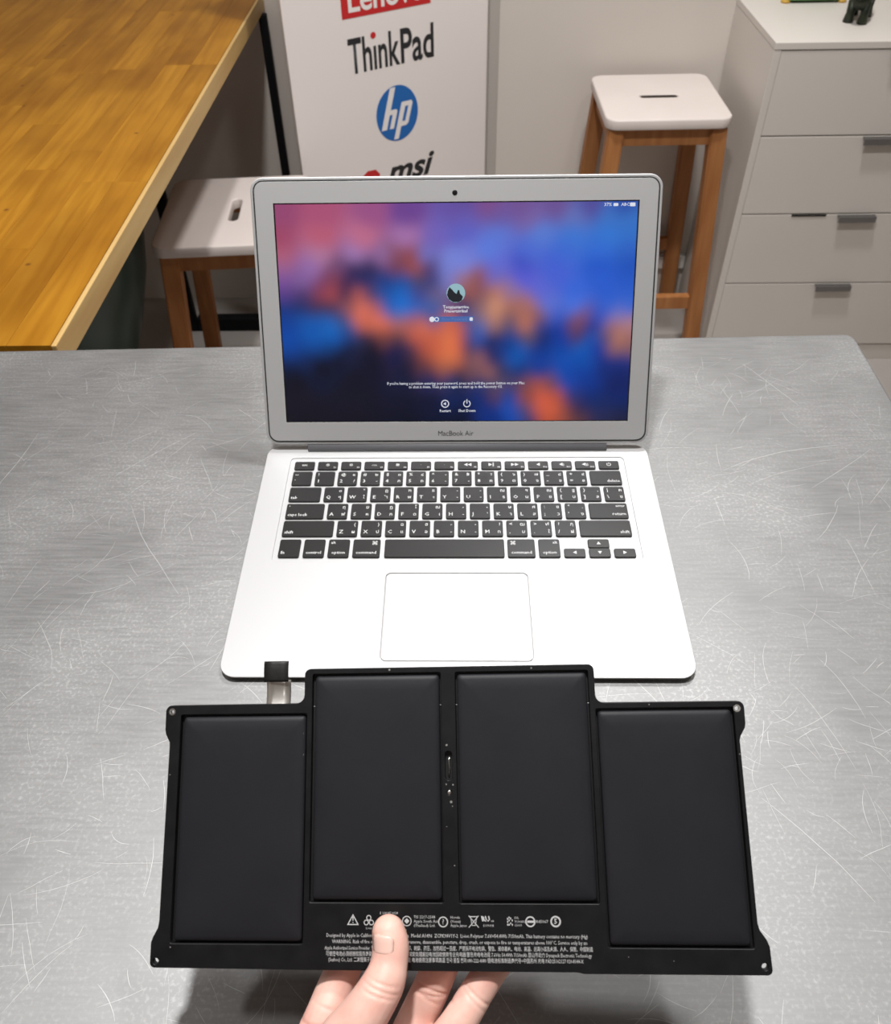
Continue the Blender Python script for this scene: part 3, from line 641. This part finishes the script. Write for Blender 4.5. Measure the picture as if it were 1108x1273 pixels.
obj('password_field', flat([rrect(-.0190, .0146, .1102, .1146, .0008, 2)], ZS-2e-4, ZS-1e-4), M_gf, SCN)
obj('password_hint', text_mesh([('Enter Password', -.0115, .1124, .0032, 'LEFT')], ZS, 1), M_gp, SCN)
obj('password_icon', join([flat([circle(-.0196, .1124, .0022, 16)], ZS, ZS+1e-5), ring(-.0158, .1124, .0012, .0019, ZS, 16), flat([rrect(.0112, .0138, .1110, .1138, .0006, 2)], ZS, ZS+1e-5)]), M_gw, SCN)
obj('screen_message', text_mesh([("If you're having a problem entering your password, press and hold the power button on your Mac", -.0004, .0592, .0034, 'CENTER', dict(fit=.1148, bold=.00003)), ('to shut it down. Then press it again to start up in the Recovery OS.', -.0004, .0562, .0034, 'CENTER', dict(fit=.0785, bold=.00003))], ZS, 1), M_gw, SCN)
obj('restart_button', join([ring(-.0094, .0418, .0026, .0034, ZS), flat([[(-.0110, .0418), (-.0086, .0404), (-.0086, .0432)]], ZS, ZS+1e-5), text_mesh([('Restart', -.0094, .0357, .0032, 'CENTER', dict(bold=.00005))], ZS, 1)]), M_gw, SCN)
arc = [(.0090+.0031*math.cos(math.radians(a)), .0418+.0031*math.sin(math.radians(a))) for a in range(120, 421, 15)]
arc2 = [(.0090+.0024*math.cos(math.radians(a)), .0418+.0024*math.sin(math.radians(a))) for a in range(420, 119, -15)]
obj('shut_down_button', join([flat([arc+arc2], ZS, ZS+1e-5), flat([rrect(.00865, .00935, .0418, .0456, .0003, 2)], ZS, ZS+1e-5), text_mesh([('Shut Down', .0090, .0357, .0032, 'CENTER', dict(bold=.00005))], ZS, 1)]), M_gw, SCN)
obj('status_icons', join([text_mesh([('37%', .1200, .2010, .0036, 'CENTER', dict(bold=.00004)), ('ABC', .1337, .2010, .0034, 'CENTER', dict(bold=.00004))], ZS, 1), flat([rrect(.1243, .1281, .1999, .2021, .0004, 2)], ZS, ZS+1e-5), flat([rrect(.1372, .1415, .1996, .2024, .0005, 2)], ZS, ZS+1e-5)]), M_gw, SCN)

# ------------------------------------------------------------------ battery pack held above the table
BM = Matrix(((0.9984487, -0.0179653, -0.0527006, -0.0024214), (-0.0142877, 0.8321510, -0.5543650, -0.1947033), (0.0538142, 0.5542580, 0.8306035, 0.0709403), (0, 0, 0, 1)))
BT = empty('battery_pack'); BT.matrix_world = BM
tag(BT, 'flat black four-cell laptop battery held up in front of the laptop', 'battery')
mm = lambda pts: [(x*MM, y*MM) for x, y in pts]
def arcpts(cx, cy, r, a0, a1, n=5): return [(cx+r*math.cos(math.radians(a0+(a1-a0)*k/n)), cy+r*math.sin(math.radians(a0+(a1-a0)*k/n))) for k in range(n+1)]
outl = [(-60, -0.6), (57, -0.6), (60, -1.2)] + arcpts(140.6, 1.2, 2.3, -90, 0) + [(142.6, 10.5), (141.6, 13.2), (138.9, 17.2), (138.2, 20)] + [(137.7, 98.6), (138.2, 100.3), (140.6, 104.2), (141.0, 106.2)] \
    + arcpts(138.2, 113.4, 2.9, 0, 90) + arcpts(75.4, 120.2, 3.8, 270, 180) + arcpts(68.6, 131.4, 3.0, 0, 90) + arcpts(-67.2, 131.2, 3.0, 90, 180) + arcpts(-74.2, 121.8, 4.0, 0, -90) \
    + arcpts(-136.9, 114.6, 2.9, 90, 180) + [(-139.7, 106.0), (-139.2, 103.8), (-137.3, 100.2), (-137.1, 98.4)] + [(-137.7, 19.5), (-138.2, 16.6), (-140.4, 12.6), (-141.1, 10.4)] + arcpts(-138.8, 2.1, 2.3, 180, 270)
cells = [(-132.0, -68.8, 10.2, 113.0), (-66.2, -2.9, 28.0, 131.6), (4.3, 68.6, 27.8, 131.6), (71.4, 136.0, 9.6, 113.6)]
def cell_hole(c): x0, x1, y0, y1 = c; return rrect(x0, x1, y0, y1, 0.9, 3)
holes = [circle(-136.5, 114.5, 1.35, 14), circle(137.6, 113.0, 1.35, 14), circle(-138.3, 2.6, 1.35, 14), circle(139.7, 2.4, 1.45, 14), rrect(-1.2, 2.0, 81.6, 94.8, 1.58, 5), circle(0.5, 76.2, 1.25, 14)]
obj('frame', flat([mm(outl)]+[mm(cell_hole(c)) for c in cells]+[mm(h) for h in holes], -.0036, 0.0, .0003), M_bat, BT)
obj('backing_sheet', flat([mm(rrect(-134, 137, 4, 116, 2, 3))], -.0048, -.0037), M_groove, BT)
obj('backing_sheet', flat([mm(rrect(-69, 70, 116.2, 132.5, 2, 3))], -.0048, -.0037), M_groove, BT)
def pillow(x0, x1, y0, y1):
    o_ = rrect(x0*MM, x1*MM, y0*MM, y1*MM, .0016, 3); Rr = []
    for ins, z in ((0, -.0036), (0, -.0012), (.0002, -.0004), (.0009, .0001), (.0024, .0005), (.007, .00075), (.02, .0009)):
        cx, cy = (x0+x1)/2*MM, (y0+y1)/2*MM; hx, hy = (x1-x0)/2*MM, (y1-y0)/2*MM
        Rr.append([(cx+(x-cx)*(hx-ins)/hx, cy+(y-cy)*(hy-ins)/hy, z) for x, y in o_])
    return loft(Rr)
for i, (x0, x1, y0, y1) in enumerate(cells):
    lg, rg = ((1.6, .5), (1.4, .7), (.8, .9), (.8, 1.2))[i]
    obj('cell', pillow(x0+lg, x1-rg, y0+1.0, y1-1.1), M_cell, BT, True)
# connector ribbon at the top left
def ribbon(y0, y1, x0, x1, f, n=8):
    V = []; Fq = []
    for k in range(n+1):
        y = y0+(y1-y0)*k/n
        for x in (x0, (x0*2+x1)/3, (x0+x1*2)/3, x1):
            V.append((x*MM, y*MM, f(y, (x-x0)/(x1-x0))*MM))
    for k in range(n):
        for i in range(3): a = k*4+i; Fq.append((a, a+1, a+5, a+4))
    me = mesh(V, Fq); bm = bmesh.new(); bm.from_mesh(me); bmesh.ops.solidify(bm, geom=bm.faces[:], thickness=.0004)
    return bm_mesh(bm)
RB = obj('connector_ribbon', ribbon(116.0, 129.0, -89.6, -77.6, lambda y, s: -1.2-1.0*math.sin((y-116)/13*math.pi)-0.8*s*s), M_foil, BT, True)
obj('tape_end', ribbon(128.2, 138.2, -90.8, -78.4, lambda y, s: -0.6+0.8*math.sin((y-128)/10*2.4)+.5*s), M_tape, RB, True)
obj('connector_strip', box(-.0018, .0024, .0800, .0955, -.0034, -.0026, .0003, 1), M_groove, BT)
obj('contact_wire', tube([(.0004, .083, -.0020), (.0007, .087, -.0016), (.0004, .0905, -.0018), (.0009, .0925, -.0022)], .00035, 6), M_solder, BT, True)
obj('spine_rivet', lathe([(.0011, -.0030), (.0011, .0000), (.0006, .0004)], 14), M_solder, BT, True, loc=(.0005, .0762, 0))
for x, y in ((-136.5, 114.5), (137.6, 113.0)):
    obj('screw_eyelet', flat([circle(x*MM, y*MM, .0017, 16), circle(x*MM, y*MM, .0010, 16)], -.0002, .0002), M_solder, BT)
# printing
PZ = .00008
Ls = [
 ('Designed by Apple in California  Assembled in China  Model A1496  ZCPK98V1Y-2  Li-ion Polymer 7.6V=54.4Wh 7150mAh. This battery contains no mercury (Hg)', -57.6, 62.2, 14.1),
 ('WARNING. Risk of fire or burns. Do not open, remove, disassemble, puncture, drop, crush, or expose to fire or temperatures above 100°C. Service only by an', -55.0, 61.8, 11.5),
 ('Apple Authorized Service Provider. 警告可能造成火灾 请勿拆卸、刺穿、挤压、加热超过一百度、严禁拆开电池包装、警告、液体着火、电池、高温、远离小孩及火源、人人、保管、中国制造', -58.4, 64.3, 8.8),
 ('可替换电池必须经授权服务商更换、警告有爆炸危险请按规定处理废旧电池回收使用专业充电器/警告充电电池组 7.6Vdc 54.4Wh 7150mAh 昆山市动力 Dynapack Electronic Technology', -57.8, 63.6, 6.3),
 ('(Suzhou) Co., Ltd. 二次锂离子电池组 リチウムイオン充電 电池使用注意事项高温 한국 품질 전화:080-222-4080 锂电池标准制造商代号=中国苏州 充电 PAD25162127 020-8144-X', -56.6, 59.8, 3.9)]
for s, x0, x1, y in Ls:
    obj('printed_text', text_mesh([(s, x0*MM, y*MM, .0022, 'LEFT', dict(fit=(x1-x0)*MM, bold=.00001))], PZ, 1), M_print, BT)
def poly_ring(pts, d): return flat([pts, inset(pts, d)], PZ, PZ+1e-6)
tri = [(-48.1*MM, 18.5*MM), (-42.5*MM, 18.5*MM), (-45.3*MM, 23.2*MM)]
obj('warning_symbol', join([poly_ring(tri, .00045), flat([rrect(-.04552, -.04508, .0203, .0220, .0001, 1)], PZ, PZ+1e-6), flat([circle(-.0453, .0196, .00024, 8)], PZ, PZ+1e-6)]), M_print, BT)
obj('recycling_symbol', join([ring(-.0379, .0216, .0008, .0012, PZ, 14), ring(-.0391, .0196, .0008, .0012, PZ, 14), ring(-.0367, .0196, .0008, .0012, PZ, 14), text_mesh([('Li-ion', -.0378, .0172, .0013, 'CENTER'), ('E 100187 0028', -.0285, .0236, .0014, 'CENTER')], PZ, 1)]), M_print, BT)
obj('diamond_symbol', join([ring(-.0202, .0203, .0018, .0022, PZ), flat([[(-.0214, .0203), (-.0202, .0191), (-.0190, .0203), (-.0202, .0215)]], PZ, PZ+1e-6), text_mesh([('TIS 2217-2548', -.0170, .0220, .0017, 'LEFT'), ('Apple South Asia', -.0170, .0202, .0017, 'LEFT'), ('(Thailand) Ltd.', -.0170, .0184, .0017, 'LEFT')], PZ, 1)]), M_print, BT)
obj('circle_symbol', join([ring(-.0034, .0200, .0018, .0023, PZ), text_mesh([('?', -.0034, .0200, .0032, 'CENTER', dict(bold=.00002)), ('Honda', .0000, .0219, .0016, 'LEFT'), ('(Yuasa)', .0000, .0202, .0016, 'LEFT'), ('Apple Japan', .0000, .0185, .0016, 'LEFT')], PZ, 1)]), M_print, BT)
def bar(x0, y0, x1, y1, w_):
    d = Vector((x1-x0, y1-y0)).normalized(); n = Vector((-d.y, d.x))*w_/2
    return flat([[(x0+n.x, y0+n.y), (x1+n.x, y1+n.y), (x1-n.x, y1-n.y), (x0-n.x, y0-n.y)][::-1]], PZ, PZ+1e-6)
obj('crossed_bin_symbol', join([bar(.0084, .0177, .0130, .0227, .00035), bar(.0130, .0177, .0084, .0227, .00035), bar(.0093, .0222, .0099, .0186, .0003), bar(.0121, .0222, .0115, .0186, .0003), bar(.0090, .0223, .0124, .0223, .0004), bar(.0098, .0186, .0116, .0186, .0003)]), M_print, BT)
obj('approval_mark', text_mesh([('RU', .0145, .0213, .0030, 'LEFT', dict(shear=-.25, bold=.00012)), ('us', .0186, .0206, .0016, 'LEFT'), ('E199308', .0150, .0185, .0014, 'LEFT')], PZ, 1), M_print, BT)
kc = [flat([rrect((.0260+.0007*i), (.0260+.0007*i+.0005), y, y+.0008, .0001, 1)], PZ, PZ+1e-6) for i, y in ((0, .0186), (0, .0198), (0, .0210), (1, .0186), (2, .0192), (1, .0204), (2, .0212), (3, .0186), (3, .0204), (1, .0216))]
obj('approval_mark', join(kc+[text_mesh([('SVL', .0293, .0218, .0014, 'LEFT'), ('YU10502-', .0293, .0202, .0014, 'LEFT'), ('15009', .0293, .0187, .0014, 'LEFT')], PZ, 1)]), M_print, BT)
obj('approval_mark', join([ring(.0366, .0203, .0017, .0023, PZ), bar(.0352, .0203, .0384, .0203, .0009), text_mesh([('R45067', .0391, .0203, .0018, 'LEFT')], PZ, 1)]), M_print, BT)
obj('circle_symbol', join([ring(.0481, .0204, .0017, .0024, PZ), text_mesh([('5', .0481, .0204, .0030, 'CENTER', dict(bold=.00006))], PZ, 1)]), M_print, BT)
# scuffs on the frame
rs = random.Random(5)
sc = [bar(-.0708, .1005, -.0704, .1040, .0007), bar(-.0706, .0925, -.0702, .0942, .0006)] + [flat([circle(x*MM, y*MM, r*MM, 8)], PZ, PZ+1e-6) for x, y, r in ((-28, 133.2, .5), (-.4, 97.6, .5), (1.3, 71.9, .6), (-.9, 79.8, .35), (2.3, 79.6, .4), (1.9, 70.0, .25), (-1.0, 61.0, .2), (2.4, 44, .3), (-136, 85, .25), (96.8, 115.2, .3), (137.0, 92.4, .3), (-131.6, 8.6, .3), (41.5, 133.0, .4), (80, 6.0, .2), (100, 4.5, .2), (-20.5, 16.6, .25))]
obj('scuff_marks', join(sc), mat('scuff', (.22, .21, .20), .6), BT)

# ------------------------------------------------------------------ hand holding the battery
fing = dict(
 thumb=[(-27.7,17.4,7.2,7.7),(-27.0,14.8,7.6,8.1),(-26.6,11.5,8.4,8.3),(-27.2,5.4,10,8.5),(-28.9,-.4,12.5,9.4),(-33.3,-7.4,14.5,10.0),(-39.1,-15,15.5,10.8),(-47.5,-25.6,15,12.5),(-57.4,-42.2,14,15),(-64,-70,24,18)],
 index=[(-42.5,25.6,-12.2,6.6),(-44.8,14.9,-13,7.6),(-48.7,4.2,-13.8,8),(-53.3,-7,-14,8.7),(-56.3,-14.2,-12,9.1),(-59.2,-21.9,-8,9.5),(-63.5,-33.7,-4,10.5),(-66.2,-50.8,2,12.5),(-66,-80,24,15)],
 middle=[(5.1,29.2,-12.2,6.7),(1.3,15.1,-13,7.8),(-4.3,.9,-14,8.3),(-8.4,-8,-16,8.7),(-12.6,-16.7,-17.5,8.8),(-18,-27,-18,9.0),(-26.4,-43.3,-10,10.5),(-39.4,-62.6,-2,13),(-56,-90,28,16)],
 ring=[(40.4,25.9,-11.8,6.3),(32.4,13.7,-12.5,7.1),(21.4,.8,-13,7.5),(14.9,-7.4,-12.2,7.6),(8.4,-15.9,-9.5,7.8),(1.0,-25.6,-6.5,8.2),(-11.1,-41.5,-7,9.6),(-24.5,-65.1,0,12),(-50,-96,32,15)],
 pinky=[(27.4,-48.6,-26,5.8),(18.5,-53,-25,6.6),(8.1,-58.2,-21,7.1),(-1.2,-67.2,-13,8.2),(-12.1,-80,2,10.5),(-46,-104,38,14)],
 arm=[(-60,-78,22,17),(-62,-100,38,22),(-66.8,-124,58,24),(-78,-165,88,27),(-100,-250,160,34),(-121,-333,228,38)])
def cr(P, n=6):
    out = []
    for i in range(len(P)-1):
        p0, p1, p2, p3 = P[max(i-1, 0)], P[i], P[i+1], P[min(i+2, len(P)-1)]
        for k in range(n):
            t = k/n; out.append(tuple(.5*((2*b)+(c-a)*t+(2*a-5*b+4*c-d)*t*t+(3*b-a-3*c+d)*t**3) for a, b, c, d in zip(p0, p1, p2, p3)))
    out.append(P[-1]); return out
hb = bmesh.new()
for nme, P in fing.items():
    Q = cr(P)
    pts = [Vector(q[:3])*MM for q in Q]; rad = [q[3]*MM for q in Q]
    d0 = (pts[0]-pts[1]).normalized(); r0 = rad[0]
    cap = [(pts[0]+d0*r0*math.sin(math.radians(a)), r0*math.cos(math.radians(a))) for a in (80, 60, 40, 20)]
    pts = [c[0] for c in cap]+pts; rad = [c[1] for c in cap]+rad
    fl = 0.94 if nme != 'arm' else 1.0
    n = 20; Rr = []; ref = Vector((0, 0, 1))
    for i, c in enumerate(pts):
        t = (pts[min(i+1, len(pts)-1)]-pts[max(i-1, 0)]).normalized()
        a = t.cross(ref).normalized(); b_ = a.cross(t)
        ay = 1.35 if nme == 'arm' else 1.0
        Rr.append([tuple(c+a*rad[i]*ay*math.cos(2*math.pi*k/n)+b_*rad[i]*fl*math.sin(2*math.pi*k/n)) for k in range(n)])
    hb.from_mesh(loft(Rr))
hm = bm_mesh(hb)
tmp = bpy.data.objects.new('tmp', hm); COL.objects.link(tmp)
md = tmp.modifiers.new('r', 'REMESH'); md.mode = 'VOXEL'; md.voxel_size = .0008; md.use_smooth_shade = True
ms = tmp.modifiers.new('s', 'SMOOTH'); ms.iterations = 4; ms.factor = .5
bpy.context.view_layer.update()
hm2 = bpy.data.meshes.new_from_object(tmp.evaluated_get(DG())); bpy.data.objects.remove(tmp)
# creases and joint bulges
cre = [((-29.5, -1.5, 21), (.35, .9, 0), .45, .55, 10), ((-30.2, -3.6, 22), (.3, .9, 0), .45, .5, 9), ((-28.4, .8, 21), (.3, .95, 0), .35, .5, 9),
       ((-9.5, -11.5, -7), (.35, .93, 0), .6, .6, 12), ((-10.6, -13.8, -7), (.15, .95, 0), .45, .5, 11), ((-12.2, -15.2, -7), (.5, .85, 0), .4, .5, 9),
       ((11.2, -12.2, -5), (.62, .78, 0), .5, .6, 11), ((9.6, -14.0, -5), (.7, .7, 0), .35, .5, 9), ((-58.5, -23.5, 0), (.1, .98, 0), .9, .8, 13), ((-56.5, -17, -4), (.3, .95, 0), .25, .6, 9)]
hm2.update()
nrm = [v.normal.copy() for v in hm2.vertices]
for (pt, ax, dep, wd, rr) in cre:
    pt = Vector(pt)*MM; ax = Vector(ax).normalized()
    for v, n_ in zip(hm2.vertices, nrm):
        if abs(v.co.x-pt.x) > .02 or abs(v.co.y-pt.y) > .02: continue
        dv = v.co-pt; l = dv.length
        if l < rr*MM:
            d = dv.dot(ax)/MM; v.co -= n_*1.5*dep*MM*math.exp(-(d/wd)**2)*(1-(l/(rr*MM))**2)
def skin_mat():
    m = mat('skin', srgb(238, 197, 182), .48, spec=.35, sub=.18, noise=((70, 70, 70), srgb(230, 173, 159), 4), bump=((1400, 1400, 1400), .10, .0004))
    return m
M_skin = skin_mat()
H = obj('hand', hm2, M_skin, None, True); H.matrix_world = BM
tag(H, 'left hand pinching the lower edge of the black battery, thumb in front', 'hand')
M_nail = mat('fingernail', srgb(236, 196, 182), .32, spec=.5)
# thumb nail: a curved plate on the camera-facing left side of the thumb tip
V = []; Fq = []; nu, nv = 9, 11
for j in range(nv):
    v = j/(nv-1)
    for i in range(nu):
        s = (i/(nu-1)-.5)*2
        hw = 54*(1-.10*(1-v))
        if v > .72: hw *= math.sqrt(max(0.03, 1-((v-.72)/.30)**2))
        if v < .16: hw *= .86+.14*v/.16
        ang = math.radians(112+s*hw*.80)
        y = 11.0+7.4*v; cx = -26.7+(.0 if y < 12 else -.05*(y-12)); cz = 8.4-.10*(y-11.5)
        rr = 8.12-.02*(y-11.4)-(.25 if v > .9 else 0)-(.22 if v < .06 else 0)-.30*(abs(s)**3)-(max(0, y-16.2)*.10)
        V.append(((cx+rr*math.cos(ang))*MM, y*MM, (cz+rr*.955*math.sin(ang))*MM))
for j in range(nv-1):
    for i in range(nu-1): a = j*nu+i; Fq.append((a, a+1, a+nu+1, a+nu))
nm = mesh(V, Fq); bm = bmesh.new(); bm.from_mesh(nm); bmesh.ops.solidify(bm, geom=bm.faces[:], thickness=.0004)
obj('thumb_nail', bm_mesh(bm), M_nail, H, True)
